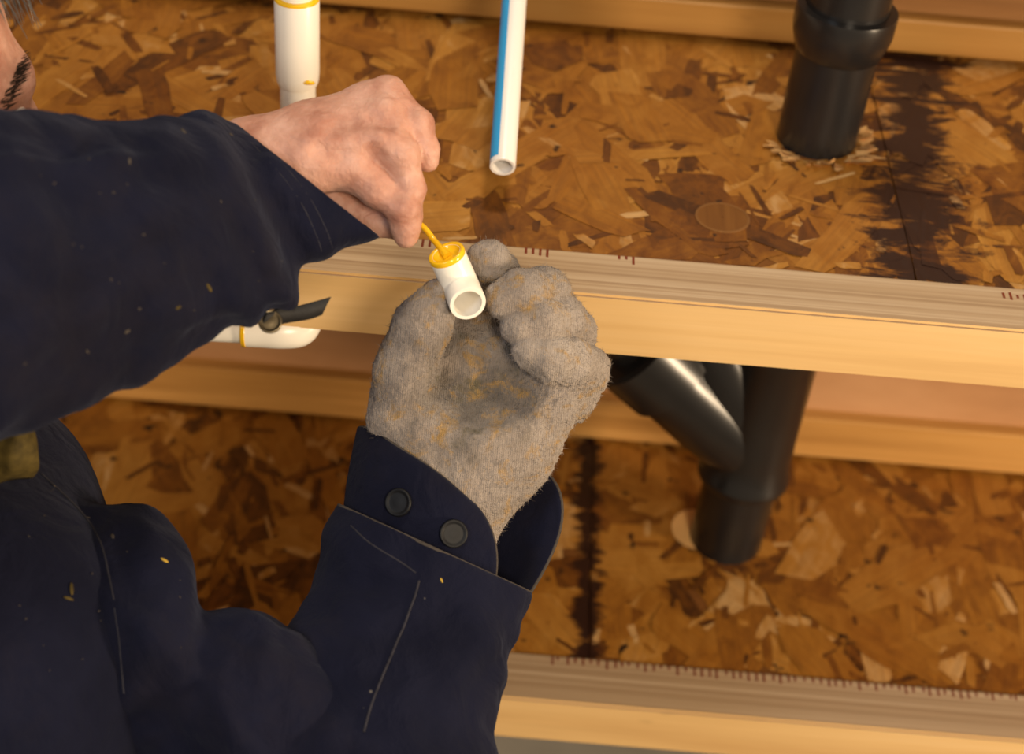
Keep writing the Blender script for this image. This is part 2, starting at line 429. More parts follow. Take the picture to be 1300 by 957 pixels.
def osb_panel(label, x0, x1, y0, y1, z, mat, seed, nbig=900, nsmall=1200):
    root = box('strand_board_panel', (x0, y0, z-0.018), (x1, y1, z-0.0012), M['osb_edge'], bev=0.0008)
    tag(root, label, 'board', 'strand board decking')
    rnd = random.Random(seed)
    V = []; F = []; tone = []; gr = []
    n = nbig+nsmall
    for i in range(n):
        big = i < nbig or (i > nbig+nsmall*0.5 and i % 3 == 0)
        L = rnd.uniform(0.045, 0.12) if big else rnd.uniform(0.010, 0.045)
        W = rnd.uniform(0.018, 0.050) if big else rnd.uniform(0.0025, 0.009)
        if big and i % 3 == 1: L *= 0.6; W *= 0.42
        cx = rnd.uniform(x0, x1); cy = rnd.uniform(y0, y1)
        a = rnd.gauss(PI/2, 0.6) if rnd.random() < 0.65 else rnd.uniform(0, PI)
        zz = z-0.0011+0.0011*(i/n)+rnd.uniform(0, 0.0001)
        tx, ty = rnd.gauss(0, 0.006), rnd.gauss(0, 0.008)
        ca, sa = math.cos(a), math.sin(a)
        sk0, sk1 = rnd.uniform(-.5, .5), rnd.uniform(-.5, .5)
        pts = []
        for k in range(5): t = k/4; pts.append((-L/2+L*t+(sk0*(1-t)+sk1*t)*-W*.5, -W/2*rnd.uniform(.72, 1.05)*(1 if 0 < k < 4 else .8)))
        pts.append((L/2*rnd.uniform(.92, 1.12), rnd.uniform(-.25, .25)*W))
        for k in range(5): t = 1-k/4; pts.append((-L/2+L*t+(sk0*(1-t)+sk1*t)*W*.5, W/2*rnd.uniform(.72, 1.05)*(1 if 0 < k < 4 else .8)))
        pts.append((-L/2*rnd.uniform(.92, 1.12), rnd.uniform(-.25, .25)*W))
        b = len(V); tn = min(1, max(0, rnd.gauss(0.46, 0.17)))
        u = rnd.random()
        if big and u < 0.08: tn = rnd.uniform(0.05, 0.2)
        if big and u > 0.94: tn = rnd.uniform(0.7, 0.9)
        if not big: tn = rnd.uniform(0.0, 0.2) if u < 0.35 else (rnd.uniform(0.75, 1.0) if u > 0.85 else tn)
        ou = rnd.uniform(0, 50)
        for (px, py) in pts:
            X = cx+px*ca-py*sa; Y = cy+px*sa+py*ca
            V.append((min(max(X, x0), x1), min(max(Y, y0), y1), zz+px*tx*0.5+py*ty))
            tone.append(tn); gr.append((px+ou, py+ou, 0))
        F.append(tuple(range(b, b+len(pts))))
    me = bpy.data.meshes.new('pressed_strands'); me.from_pydata(V, [], F); me.update()
    at = me.attributes.new('tone', 'FLOAT', 'POINT'); at.data.foreach_set('value', tone)
    ag = me.attributes.new('grain', 'FLOAT_VECTOR', 'POINT'); ag.data.foreach_set('vector', [c for g in gr for c in g])
    me.polygons.foreach_set('use_smooth', [False]*len(F))
    o = link('pressed_strands', me, mat, root, False); tag(o, 'overlapping pressed wood strands', kind='stuff')
    return root
SU, SLW = 0.2515, 0.077
osb_panel('golden strand board behind the beam, wide panel left of the dark seam', XL, SU-0.0004, 0.908, 1.26, 0, M['osb_up'], 3, 1000, 1300)
osb_panel('strand board at upper right, beyond the black tarry seam', SU+0.0004, XR, 0.908, 1.26, 0, M['osb_up'], 7, 900, 1100)
osb_panel('lower strand board behind the jacket, left of the thin dark seam', XL, SLW-0.0004, 0.908, 1.22, ZL, M['osb_low'], 11, 1100, 1300)
osb_panel('lower strand board holding the black wye pipe, right of the thin dark seam', SLW+0.0004, XR, 0.908, 1.22, ZL, M['osb_low'], 19, 1050, 1300)

def beam(label, z, seed):
    y0, y1 = 0.8590, 0.9065
    top = z+0.002; bot = z-0.043
    bm = bmesh.new(); bmesh.ops.create_cube(bm, size=1)
    for v in bm.verts:
        v.co = Vector(((XL+XR)/2+v.co.x*(XR-XL), (y0+y1)/2+v.co.y*(y1-y0), (top+bot)/2+v.co.z*(top-bot)))
    bmesh.ops.bevel(bm, geom=list(bm.edges), offset=0.0018, segments=2, affect='EDGES')
    me = bpy.data.meshes.new('rim_beam'); bm.to_mesh(me); bm.free()
    o = link('rim_beam', me, [M['pine'], M['lam']], None, False)
    for p in me.polygons: p.material_index = 1 if p.normal.z > 0.5 else 0
    tag(o, label, 'beam', 'rim beams along the board edges')
    rnd = random.Random(seed)
    marks = []
    if seed == 1:
        for px, py, k in ((528, 306, 4), (668, 316, 4), (786, 326, 3), (1274, 375, 4)):
            for i in range(k): marks.append((px+i*9, py+i*0.9, rnd.uniform(0.35, 1)))
    else:
        for i in range(60): marks.append((700+i*10+rnd.uniform(-2, 2), 832+i*0.80, rnd.uniform(0.3, 0.9)))
    for px, py, s in marks:
        c = onz(px, py, top)
        hw = 0.0008; hl = 0.0048*s
        yy = min(max(c.y, y0+hl+0.003), y1-hl-0.002)
        box('stamp_mark', (c.x-hw, yy-hl, top-0.0002), (c.x+hw, yy+hl, top+0.0002), M['red'], o, bev=0)
    return o
beam('laminated wooden beam with bright yellow front face behind the gloved hand', 0.0, 1)
beam('pale laminated beam at the bottom edge with a row of red ticks', ZL, 2)

def joist(label, z, yf, fz0, fz1, H, wm, fm):
    """I-section joist standing on the boards: base flange, thin web, cap flange"""
    e = empty('floor_joist', (0, yf, z)); tag(e, label, 'joist', 'joists standing behind the boards')
    box('base_flange', (XL, yf, z+fz0), (XR, yf+0.045, z+fz1), fm, e, 0.002)
    box('web_board', (XL, yf+0.014, z-0.0005), (XR, yf+0.030, z+H-0.03), wm, e, 0.0005)
    box('cap_flange', (XL, yf, z+H-0.036), (XR, yf+0.045, z+H), fm, e, 0.002)
    return e
joist('brown joist at the top edge behind the black pipe', 0, 1.213, 0.006, 0.034, 0.34, M['webdark'], M['flangedim'])
joist('blurred pinkish joist below the beam, behind the black wye fitting', ZL, 1.166, 0.004, 0.047, 0.352, M['web'], M['flange'])
for i, (x, y) in enumerate(((XL+0.03, 1.0), (XR-0.03, 1.0))):
    o = box('support_post', (x-0.045, 0.93, ZG), (x+0.045, 1.20, ZL-0.018), M['flange'], None, 0.003)
    tag(o, 'wooden post carrying the %s end of the boards' % ('left', 'right')[i], 'post')
    o = box('spacer_block', (x-0.045, 0.87, ZL+0.0025), (x+0.045, 1.15, -0.0435), M['flange'], None, 0.003)
    tag(o, 'wooden block holding up the %s end of the upper boards' % ('left', 'right')[i], 'block')
# stacked end: post under the lower beam keeps both levels carried

# --- marks on the boards
upper_r = [o for o in COL.objects if o.name.startswith('strand_board_panel')]
def ring(name, c, r0, r1, z0, h, mat, parent, n=40):
    V = []; F = []
    for k in range(n):
        a = 2*PI*k/n; ca, sa = math.cos(a), math.sin(a)
        V += [(c[0]+r0*ca, c[1]+r0*sa, z0), (c[0]+r0*ca, c[1]+r0*sa, z0+h), (c[0]+r1*ca, c[1]+r1*sa, z0+h), (c[0]+r1*ca, c[1]+r1*sa, z0)]
    for k in range(n):
        a = 4*k; b = 4*((k+1) % n)
        F += [(a+1, b+1, b, a), (a+2, b+2, b+1, a+1), (a+3, b+3, b+2, a+2)]
    return mesh(name, V, F, mat, parent, False)
kc = onz(917, 277, 0)
ring('round_saw_mark', kc, 0.0005, 0.0165, -0.0005, 0.0011, M['knot'], upper_r[0])
ring('round_saw_mark', kc, 0.0165, 0.0182, -0.0005, 0.0013, M['webdark'], upper_r[0])

# ------------------------------------------------------------------ pipes
# tall black drain pipe at upper right
bp = onz(1036, 176, 0)
e = empty('drain_pipe', bp); tag(e, 'tall black drain pipe rising from the upper boards at right', 'pipe')
ax = Vector((0.035, 0.0, 1)).normalized()
pts, rad = profile_pipe(bp, ax, [(-0.004, 0.0285), (0.02, 0.0285), (0.10, 0.0288)])
tube('pipe_barrel', pts, rad, M['abs'], e, 40)
pts, rad = profile_pipe(bp, ax, [(0.070, 0.0289), (0.071, 0.0300), (0.084, 0.0340), (0.088, 0.0347), (0.1005, 0.0350), (0.103, 0.0345), (0.1033, 0.0287)])
tube('pipe_hub', pts, rad, M['abs'], e, 40, caps=False)
pts, rad = profile_pipe(bp, ax, [(0.09, 0.0284), (0.42, 0.0284)])
tube('pipe_barrel', pts, rad, M['abs'], e, 40)
cvt = P(1060, 74, 1.12)
# torn fibres around the hole
rnd = random.Random(5)
V = []; F = []
for i in range(46):
    a = rnd.uniform(-2.75, 0.5); r = 0.030+rnd.uniform(0, 0.010)
    c = Vector((bp.x+r*math.cos(a), bp.y+r*math.sin(a), 0)); L = rnd.uniform(0.005, 0.012); W = rnd.uniform(0.003, 0.008)
    d = Vector((math.cos(a+rnd.uniform(-.9, .9)), math.sin(a+rnd.uniform(-.9, .9)), rnd.uniform(0.0, 0.45))); s = Vector((-d.y, d.x, 0)).normalized()*W/2
    b = len(V); V += [c-s, c+s, c+d*L+s*0.3+Vector((0, 0, .0012)), c+d*L-s*0.3+Vector((0, 0, .0012)), c-s-Vector((0, 0, .002)), c+s-Vector((0, 0, .002))]
    F += [(b, b+1, b+2, b+3), (b+4, b+5, b+1, b), (b+5, b+4, b+3, b+2)]
mesh('splintered_rim', V, F, M['torn'], upper_r[0], False)

# black wye fitting on the lower boards
wp = onz(921, 684, ZL)
e = empty('wye_fitting', wp); tag(e, 'black wye drain fitting under the beam, standing on the lower boards', 'pipe fitting')
az = Vector((0.05, 0, 1)).normalized()
pts, rad = profile_pipe(wp, az, [(-0.004, 0.0300), (0.05, 0.0300), (0.10, 0.0300)])
tube('pipe_barrel', pts, rad, M['abs'], e, 40)
pts, rad = profile_pipe(wp, az, [(0.070, 0.0301), (0.0705, 0.0350), (0.073, 0.0372), (0.079, 0.0374), (0.083, 0.0350), (0.105, 0.0345), (0.12, 0.0340), (0.20, 0.0340), (0.205, 0.037), (0.245, 0.0385), (0.25, 0.036)])
tube('fitting_body', pts, rad, M['abs'], e, 40)
b0 = wp+az*0.10
bd = Vector((-0.72, -0.05, 0.70)).normalized()
pts, rad = profile_pipe(b0, bd, [(0.0, 0.031), (0.05, 0.0345), (0.10, 0.0345), (0.102, 0.039), (0.145, 0.040), (0.147, 0.0355)])
tube('branch_socket', pts, rad, M['abs'], e, 40)
# webbed crotch between the two barrels
cw = wp+az*0.155+Vector((-0.02, 0, 0))
pts = [wp+az*0.115, wp+az*0.15+Vector((-0.022, 0, 0)), wp+az*0.185+Vector((-0.042, 0, 0.004)), wp+az*0.215+Vector((-0.055, 0, 0.0))]
tube('fitting_web', pts, [0.030, 0.030, 0.029, 0.022], M['abs'], e, 28)
pe = b0+bd*0.125
q = [pe, pe+bd*0.03, pe+bd*0.045+Vector((-0.012, 0, 0.004)), pe+bd*0.045+Vector((-0.05, 0, 0.004)), pe+bd*0.045+Vector((-0.22, 0.0, 0.002))]
tube('side_pipe', catmull(q, 6), 0.024, M['abs'], e, 32)
pts, rad = profile_pipe(wp, az, [(0.22, 0.030), (0.345, 0.030)])
tube('pipe_barrel', pts, rad, M['abs'], e, 40)
lower_r = [o for o in COL.objects if o.name.startswith('strand_board_panel')][3]
hc = onz(884, 672, ZL)
V = [(hc.x, hc.y, ZL+0.0009)]; n = 32
for k in range(n): V.append((hc.x+0.021*math.cos(2*PI*k/n), hc.y+0.024*math.sin(2*PI*k/n), ZL+0.0009))
for k in range(n): V.append((hc.x+0.0215*math.cos(2*PI*k/n), hc.y+0.0245*math.sin(2*PI*k/n), ZL-0.003))
F = [(0, 1+k, 1+(k+1) % n) for k in range(n)]+[(1+k, 1+n+k, 1+n+(k+1) % n, 1+(k+1) % n) for k in range(n)]
mesh('pale_cut_hole', V, F, M['pale'], lower_r, False)

# white riser with coupling
cb = ony(378, 105, 1.0); base = Vector((cb.x, cb.y, 0))
cb_h = cb.z
e = empty('white_riser_pipe', base); tag(e, 'upright white pipe with a cemented coupling behind the bare hand', 'pipe')
pts, rad = profile_pipe(base, (0, 0, 1), [(-0.002, 0.0118), (0.05, 0.0118), (cb_h+0.02, 0.0118)])
tube('pipe_barrel', pts, rad, M['pvc'], e, 36)
ct = ony(378, 8, 1.0-0.012).z
pts, rad = profile_pipe(base, (0, 0, 1), [(cb_h, 0.0119), (cb_h+0.0001, 0.0131), (cb_h+0.003, 0.0140), (cb_h+0.008, 0.0144), (ct-0.001, 0.0145), (ct, 0.0141)])
c_ = tube('coupling', pts, rad, M['pvc'], e, 40, bore=[0.0118]*6)
ringp, ringr = profile_pipe(base, (0, 0, 1), [(ct-0.001, 0.0122), (ct-0.0012, 0.0145), (ct+0.0006, 0.0142), (ct+0.0012, 0.0130), (ct+0.0008, 0.0108)])
tube('cement_ring', ringp, ringr, M['glue'], c_, 40, caps=False)
pts, rad = profile_pipe(base, (0, 0, 1), [(cb_h+0.02, 0.0112), (0.36, 0.0112)])
tube('pipe_barrel', pts, rad, M['pvc'], e, 36)
gp = ony(391, 107, 1.0-0.0125)
bm = bmesh.new(); bmesh.ops.create_icosphere(bm, subdivisions=2, radius=1)
for v in bm.verts: v.co = Vector((v.co.x*0.0048, v.co.y*0.0016, v.co.z*0.0016))+gp+Vector((0, 0.0005, 0.001))
me = bpy.data.meshes.new('cement_blob'); bm.to_mesh(me); bm.free(); link('cement_blob', me, M['glue'], c_)

# slanting white pipe with the blue stripe
pe = onz(638, 212, 0.030)
pd = (P(653, 0, 1.19)-pe); pd.normalize()
r0 = 0.0085
side = pd.cross(Vector((0, 0, 1))).normalized(); upv = side.cross(pd).normalized()
e = empty('blue_striped_pipe', pe); tag(e, 'thin white pipe with a blue stripe, open end hanging over the boards', 'pipe')
Lp = 0.46
tube('pipe_barrel', [pe+pd*t for t in (0, 0.002, Lp/2, Lp)], [r0*0.97, r0, r0, r0], M['cpvc'], e, 44, bore=[0.0066]*4)
V = []; F = []; m_ = 10
a0, a1 = math.radians(112), math.radians(172)
for t in (0.0035, Lp):
    for k in range(m_):
        a = a0+(a1-a0)*k/(m_-1)
        V.append(pe+pd*t+(side*math.cos(a)+upv*math.sin(a))*(r0+0.00012))
for k in range(m_-1): F.append((k, k+1, m_+k+1, m_+k))
mesh('blue_stripe', V, F, M['blue'], e)

# white pipe and elbow under the beam at left
a_ = P(120, 408, 1.085); b_ = P(352, 420, 1.085)
e = empty('white_elbow_pipe', a_); tag(e, 'short white pipe with elbow and yellow ring under the navy sleeve', 'pipe')
dx = (b_-a_).normalized()
tube('pipe_barrel', [a_-dx*0.05, a_, P(325, 419, 1.085)], 0.0088, M['pvc'], e, 32)
s_ = P(312, 418, 1.085)
el = [s_, s_+dx*0.010, s_+dx*0.024, s_+dx*0.030+Vector((0.004, 0.004, 0.0)), s_+dx*0.031+Vector((0.006, 0.012, 0.006)), s_+dx*0.031+Vector((0.006, 0.035, 0.012))]
tube('elbow_fitting', catmull(el, 6), 0.0112, M['pvc'], e, 36)
tube('cement_ring', [s_-dx*0.0022, s_-dx*0.0018, s_+dx*0.0004, s_+dx*0.0008], [0.0090, 0.0112, 0.0116, 0.0113], M['glue'], e, 36)

# ------------------------------------------------------------------ held things
DG = 0.965; SG = DG/FPX
def G(x, y, w_=0): return Vector(px2w(np.array([[x, y, w_]], float), DG)[0])
def build_elbow():
    B = np.array([584., 361, 44.]); d1 = np.array([-.34, -.76, .52]); d1 /= np.linalg.norm(d1)
    d2 = np.array([.22, .54, .80]); d2 /= np.linalg.norm(d2)
    e = empty('elbow_fitting', G(*B)); tag(e, 'small white plastic elbow pinched in the gloved fingers', 'pipe fitting')
    ro, ri = 23.0*SG, 17.8*SG
    L1, L2 = 51, 45
    path = [B+d1*L1, B+d1*(L1-2), B+d1*34, B+d1*22]+[B+d1*22*(1-t)**2+d2*20*t*t for t in (0.2, 0.4, 0.6, 0.8)]+[B+d2*20, B+d2*28, B+d2*(L2-2), B+d2*L2]
    P3 = [G(*p) for p in path]
    n = len(P3)
    rad = [ro*0.97]+[ro]*(n-2)+[ro*0.97]
    bor = [ri]*4+[ri*0.82]*(n-8)+[ri*0.82, ri, ri, ri]
    body = tube('elbow_body', P3, rad, M['pvc'], e, 44, bore=bor)
    # wet cement in the upper socket: coat on the rim and a sagging pool inside
    a1 = (G(*(B+d1*L1))-G(*(B+d1*(L1-10)))).normalized()
    c1 = G(*(B+d1*L1))
    prof = [(-0.0026, 0.0001), (-0.0026, ri*0.55), (-0.0018, ri*0.85), (-0.0003, ri*0.98), (0.0004, ri*1.06), (0.0006, ro*0.97), (-0.0002, ro*1.01), (-0.0022, ro*1.012), (-0.0026, ro*1.0)]
    pts = [c1+a1*h for h, r in prof]
    # lathe about the axis
    u = a1.orthogonal().normalized(); v = a1.cross(u); V = []; F = []; N = 40
    for h, r in prof:
        for k in range(N):
            t = 2*PI*k/N
            hh = h-(0.0016*max(0, math.sin(t+0.6)) if h < -0.001 and r > ri else 0)
            V.append(c1+a1*hh+(u*math.cos(t)+v*math.sin(t))*r)
    for i in range(len(prof)-1):
        for k in range(N): F.append((i*N+k, i*N+(k+1) % N, (i+1)*N+(k+1) % N, (i+1)*N+k))
    mesh('wet_cement', V, F, M['glue'], e)
    return c1
elbow_c = build_elbow()

# cement dauber held by the bare hand
DH = 0.925; SH = DH/FPX
def Hh(x, y, w_=0): return Vector(px2w(np.array([[x, y, w_]], float), DH)[0])
tip = elbow_c+Vector((0.001, 0, 0.0)); tp2 = P(551, 305, 0.944)
d0 = P(508, 272, 0.945)
e = empty('cement_dauber', d0); tag(e, 'yellow cement dauber held by bare fingers above the white elbow', 'brush')
st = catmull([P(470, 262, 0.950), d0, P(534, 285, 0.945), tp2, tip+Vector((0, 0, -0.002))], 6)
n = len(st)
tube('dauber_stem', st, [0.0013+0.0007*(i/n)+0.0008*max(0, (i/n-0.85)/0.15) for i in range(n)], M['glue'], e, 14)
tube('dauber_cap', [P(448, 262, 0.951), P(452, 262, 0.951), P(484, 263, 0.950), P(487, 263, 0.950)], [0.003, 0.0048, 0.0048, 0.003], M['dark'], e, 20)

# ------------------------------------------------------------------ the person
person = empty('person', (-0.50, 0.52, ZG))
tag(person, 'worker in navy jacket at left, one hand bare and one gloved, cementing an elbow', 'person')

# --- body: head, neck, trunk, right arm with bare hand
def hand_field(p):
    wrist = (318, 205, -12)
    mc = [((462, 133, -22), 25), ((486, 146, 0), 25), ((484, 176, 16), 27), ((450, 214, 12), 27)]
    d = chain(p, [(150, 260, -30), (250, 222, -18), wrist], [50, 50, 46], 20)
    for c, r in mc:
        d = smin(d, chain(p, [wrist, tuple((np.array(wrist)+np.array(c))/2+np.array([0, 0, 8])), c], [44, 38, r], 10), 24)
    # tendon ridges
    for c, r in mc:
        m0 = np.array(wrist)*0.55+np.array(c)*0.45+np.array([0, 0, 34]); m1 = np.array(c)+np.array([-6, 0, r*0.72])
        d = smin(d, cap(p, m0, m1, 5, 7), 14)
    for c, r in mc[:3]:
        d = smin(d, ell(p, np.array(c)+np.array([4, -4, r*0.35]), (20, 19, 18)), 14)
    fingers = [([(462, 133, -22), (492, 119, -14), (530, 158, 0), (541, 190, -2), (543, 205, -4)], [24, 22, 18.5, 16, 14]),
               ([(486, 146, 0), (512, 164, 0), (520, 202, -22), (508, 224, -42)], [24, 21, 17, 14]),
               ([(484, 176, 16), (509, 196, 22), (519, 240, 14), (517, 272, 2), (517, 288, -4)], [25, 23, 20, 18, 17]),
               ([(450, 214, 12), (478, 238, 18), (511, 262, 20), (515, 285, 12), (515, 299, 6)], [26, 24, 21, 18, 16.5])]
    fd = None
    for pts, rs in fingers:
        f = chain(p, pts, rs, 10)
        # knuckle swelling at the second joint
        f = smin(f, ell(p, pts[2], (rs[2]*1.08,)*3), 6)
        fd = f if fd is None else smin(fd, f, 2)
    d = smin(d, fd, 16)
    th = chain(p, [(390, 236, -30), (436, 262, -46), (476, 280, -40), (506, 290, -22)], [30, 25, 20, 15], 10)
    d = smin(d, th, 10)
    # furrows between the fingers and hollows between the knuckles
    for pts, rr in (([(470, 150, 36), (494, 158, 34)], 4), ([(474, 196, 46), (492, 226, 46), (500, 248, 44)], 4.5),
                    ([(430, 196, 50), (404, 190, 52)], 5), ([(420, 160, 44), (446, 152, 34)], 5)):
        d = smax(d, -chain(p, [(a, b, c+5) for a, b, c in pts], [rr]*len(pts), 3), 18)
    return d
V, F = surface(hand_field, (120, 70, -120), (575, 335, 90), 2.6)
V = relax(V, F, 1)
N = vnormals(V, F)
for i in range(len(V)):
    V[i] += N[i]*(0.9*perl(V[i], 0.06, 3)+0.5*perl(V[i]*np.array([1, 2.2, 1]), 0.13, 9))
hv = px2w(V, DH); hf = F[:, ::-1]

def head_field(p):
    y = np.abs(p[..., 1]); q = np.stack([p[..., 0], y, p[..., 2]], -1)
    d = ell(q, (-.012, 0, .03), (.098, .076, .088))
    d = smin(d, ell(q, (.030, 0, -.030), (.062, .058, .085)), .03)
    d = smin(d, cap(q, (.0, .046, -.062), (.060, .014, -.096), .019), .03)
    d = smin(d, ell(q, (.066, 0, -.098), (.022, .022, .018)), .02)
    d = smin(d, cap(q, (.072, .040, .014), (.086, 0, .016), .014), .018)
    d = smin(d, ell(q, (.055, .043, -.028), (.028, .024, .024)), .02)
    d = smax(d, -ell(q, (.104, .031, -.004), (.018, .017, .011)), .012)
    d = smin(d, chain(q, [(.088, 0, .006), (.100, 0, -.016), (.114, 0, -.036)], [.008, .010, .0125], .006), .012)
    d = smin(d, ell(q, (.100, .011, -.040), (.011, .008, .008)), .008)
    d = smin(d, ell(q, (.088, 0, -.063), (.012, .024, .0065)), .006)
    d = smin(d, ell(q, (.086, 0, -.074), (.011, .020, .007)), .006)
    d = smin(d, ell(q, (-.006, .078, -.010), (.024, .009, .032)), .008)
    d = smin(d, cap(q, (-.02, 0, -.06), (-.045, 0, -.20), .054, .060), .03)
    return d
hV, hF = surface(head_field, (-.14, -.11, -.22), (.15, .11, .14), 0.0042)
HC = P(-43, 160, 0.865)-Matrix.Rotation(math.radians(-33), 3, 'Z')@Vector((0.100, -.010, 0.012))
HR = Matrix.Rotation(math.radians(-33), 3, 'Z')@Matrix.Rotation(math.radians(4), 3, 'Y')
def toh(v): return HC+HR@Vector(v)
hV2 = np.array([toh(v) for v in hV])

RS = (-0.50, 0.47, -0.03); LS = (-0.30, 0.70, -0.085); NB = (-0.43, 0.67, -0.02)
RE = tuple(P(-120, 375, 0.77)); LE = tuple(P(430, 1040, 0.90)); LW = tuple(P(585, 660, 0.975)); RW = tuple(Hh(200, 240, -25))
def trunk_field(p):
    ex = np.array([0.78, -0.62, 0]); ey = np.array([0.62, 0.78, 0]); ez = np.array([0, 0, 1.0]); Mx = np.stack([ex, ey, ez], 1)
    d = ell(p, (-.42, .59, -.20), (.100, .150, .20), Mx)
    d = smin(d, ell(p, (-.47, .55, -.45), (.095, .140, .18), Mx), .06)
    d = smin(d, ell(p, (-.49, .53, -.60), (.105, .155, .12), Mx), .06)
    d = smin(d, cap(p, RS, LS, .055), .06)
    d = smin(d, cap(p, (-.42, .62, -.06), tuple(toh((-.03, 0, -.12))), .062, .055), .05)
    d = smin(d, chain(p, [LS, LE, LW], [.042, .022, .019], .02), .03)
    d = smin(d, chain(p, [RS, RE, RW], [.042, .032, .022], .02), .03)
    for s in (-1, 1):
        h_ = np.array([-.49, .53, -.66])+ey*0.085*s; k_ = h_+np.array([.03, -.01, -.36]); a_ = k_+np.array([-.03, 0, -.36])
        d = smin(d, chain(p, [h_, k_, a_], [.082, .055, .040], .03), .03)
        d = smin(d, cap(p, a_+np.array([0, 0, -.035]), a_+ex*0.14+np.array([0, 0, -.045]), .034, .03), .03)
    return d
tV, tF = surface(trunk_field, (-.75, .28, ZG-0.02), (.12, .90, .20), 0.013)
nv = len(tV); nh = len(hV2)
bV = np.concatenate([tV, hV2, hv]); bF = np.concatenate([tF, hF+nv, hf+nv+nh])
bV[:nv, 2] = np.maximum(bV[:nv, 2], ZG+0.004)
body = mesh('body', bV, bF, M['skin'], person)

# hair, eyes, brows
def hair_field(p):
    y = np.abs(p[..., 1]); q = np.stack([p[..., 0], y, p[..., 2]], -1)
    d = ell(q, (-.016, 0, .036), (.104, .084, .094))
    cut = (p[..., 0]-.052)*0.80-(p[..., 2]-.062)*0.60      # keep behind and above the hairline
    d = smax(d, cut, .012)
    d = smax(d, -(p[..., 2]+.055+0.3*(p[..., 0])), .01)
    d = d+0.0022*np.sin(p[..., 1]*260+5*np.sin(p[..., 0]*40))
    return d
V, F = surface(hair_field, (-.14, -.11, -.12), (.12, .11, .16), 0.004)
hair = mesh('hair', [toh(v) for v in V], F, M['hair'], person)
rnd = random.Random(2); V = []; F = []
for i in range(260):
    y0 = rnd.uniform(-.06, .06); z0 = rnd.uniform(.070, .115); x0 = 0.070-(z0-.07)*0.75
    a = Vector((x0, y0, z0)); d = Vector((rnd.uniform(.008, .024), rnd.uniform(-.006, .006), rnd.uniform(-.020, .006)))
    b = len(V); wv = Vector((0, .0006, .0004))
    for t in (0, .5, 1): c = a+d*t+Vector((0, 0, -.010*t*t)); V += [toh(c-wv*(1-t*.8)), toh(c+wv*(1-t*.8))]
    F += [(b, b+1, b+3, b+2), (b+2, b+3, b+5, b+4)]
tag(mesh('hair_wisps', V, F, M['hair'], hair), 'loose hair strands at the forehead', kind='stuff')
for s in (-1, 1):
    bm = bmesh.new(); bmesh.ops.create_uvsphere(bm, u_segments=20, v_segments=14, radius=0.0122)
    for f in bm.faces: f.material_index = 1 if f.calc_center_median().x > 0.0105 else 0
    for v in bm.verts: v.co = toh(v.co+Vector((.0795, .031*s, -.005)))
    me = bpy.data.meshes.new('eye'); bm.to_mesh(me); bm.free(); link('eye', me, [M['eye'], M['iris']], person)
    V = []; F = []
    for i in range(150):
        t = rnd.random(); c = Vector((.0965-.030*t*t, s*(.012+.040*t), .0175+.010*math.sin(t*PI)*0.8+rnd.uniform(-.005, .005)))
        d = Vector((.003, s*.0065, rnd.uniform(.001, .005))); b = len(V); wv = Vector((0.0002, .0, .0006))
        V += [toh(c-wv), toh(c+wv), toh(c+d)]; F.append((b, b+1, b+2))
    tag(mesh('eyebrow', V, F, M['hair'], person), kind='stuff')

# --- trousers and boots
def trouser_field(p):
    ex = np.array([0.78, -0.62, 0]); ey = np.array([0.62, 0.78, 0]); Mx = np.stack([ex, ey, np.array([0, 0, 1.0])], 1)
    d = ell(p, (-.49, .53, -.60), (.118, .168, .14), Mx)
    for s in (-1, 1):
        h_ = np.array([-.49, .53, -.66])+ey*0.088*s; k_ = h_+np.array([.03, -.01, -.36]); a_ = k_+np.array([-.03, 0, -.33])
        d = smin(d, chain(p, [h_, k_, a_], [.098, .075, .066], .03), .02)
    return d
V, F = surface(trouser_field, (-.72, .30, ZG), (-.26, .78, -.42), 0.013)
mesh('trousers', V, F, M['denim'], person)
for s in (-1, 1):
    ex = np.array([0.78, -0.62, 0]); ey = np.array([0.62, 0.78, 0])
    a_ = np.array([-.49, .53, -.66])+ey*0.088*s+np.array([0, -.01, -.72])
    g0 = np.array([a_[0], a_[1], ZG+.045])
    def boot(p, g0=g0):
        d = cap(p, g0+np.array([0, 0, .10]), g0, .05, .046)
        d = smin(d, cap(p, g0-ex*.03+np.array([0, 0, -.005]), g0+ex*.15+np.array([0, 0, -.008]), .042, .040), .03)
        return smax(d, ZG+0.002-p[..., 2], .008)
    V, F = surface(boot, g0-0.24, g0+0.26, 0.009)
    mesh('boot', V, F, M['boot'], person)

# --- jacket
def displace(V, F, amp, sc, st=(1, 1, 1), off=0.0):
    N = vnormals(V, F); st = np.array(st)
    for i in range(len(V)): V[i] += N[i]*amp*perl(V[i]*st, sc, off)
    return V
def jacket_field(p):
    ex = np.array([0.78, -0.62, 0]); ey = np.array([0.62, 0.78, 0]); Mx = np.stack([ex, ey, np.array([0, 0, 1.0])], 1)
    d = ell(p, (-.415, .585, -.21), (.135, .180, .23), Mx)
    d = smin(d, ell(p, (-.465, .55, -.48), (.140, .185, .20), Mx), .08)
    d = smin(d, cap(p, RS, LS, .080, .078), .06)
    d = smin(d, ell(p, tuple(P(-20, 900, .93)), (.10, .10, .14)), .05)
    d = smax(d, -.66-p[..., 2], .02)
    # neck opening
    d = smax(d, -cap(p, (-.42, .66, -.02), tuple(toh((-.03, 0, -.12))), .068, .075), .01)
    return d
V, F = surface(jacket_field, (-.75, .28, -.70), (-.10, .90, .14), 0.0085)
V = displace(V, F, .010, 9, (1, 1, .5), 2)
Nj = vnormals(V, F)
jacket = mesh('jacket', V, F, M['navy'], person)

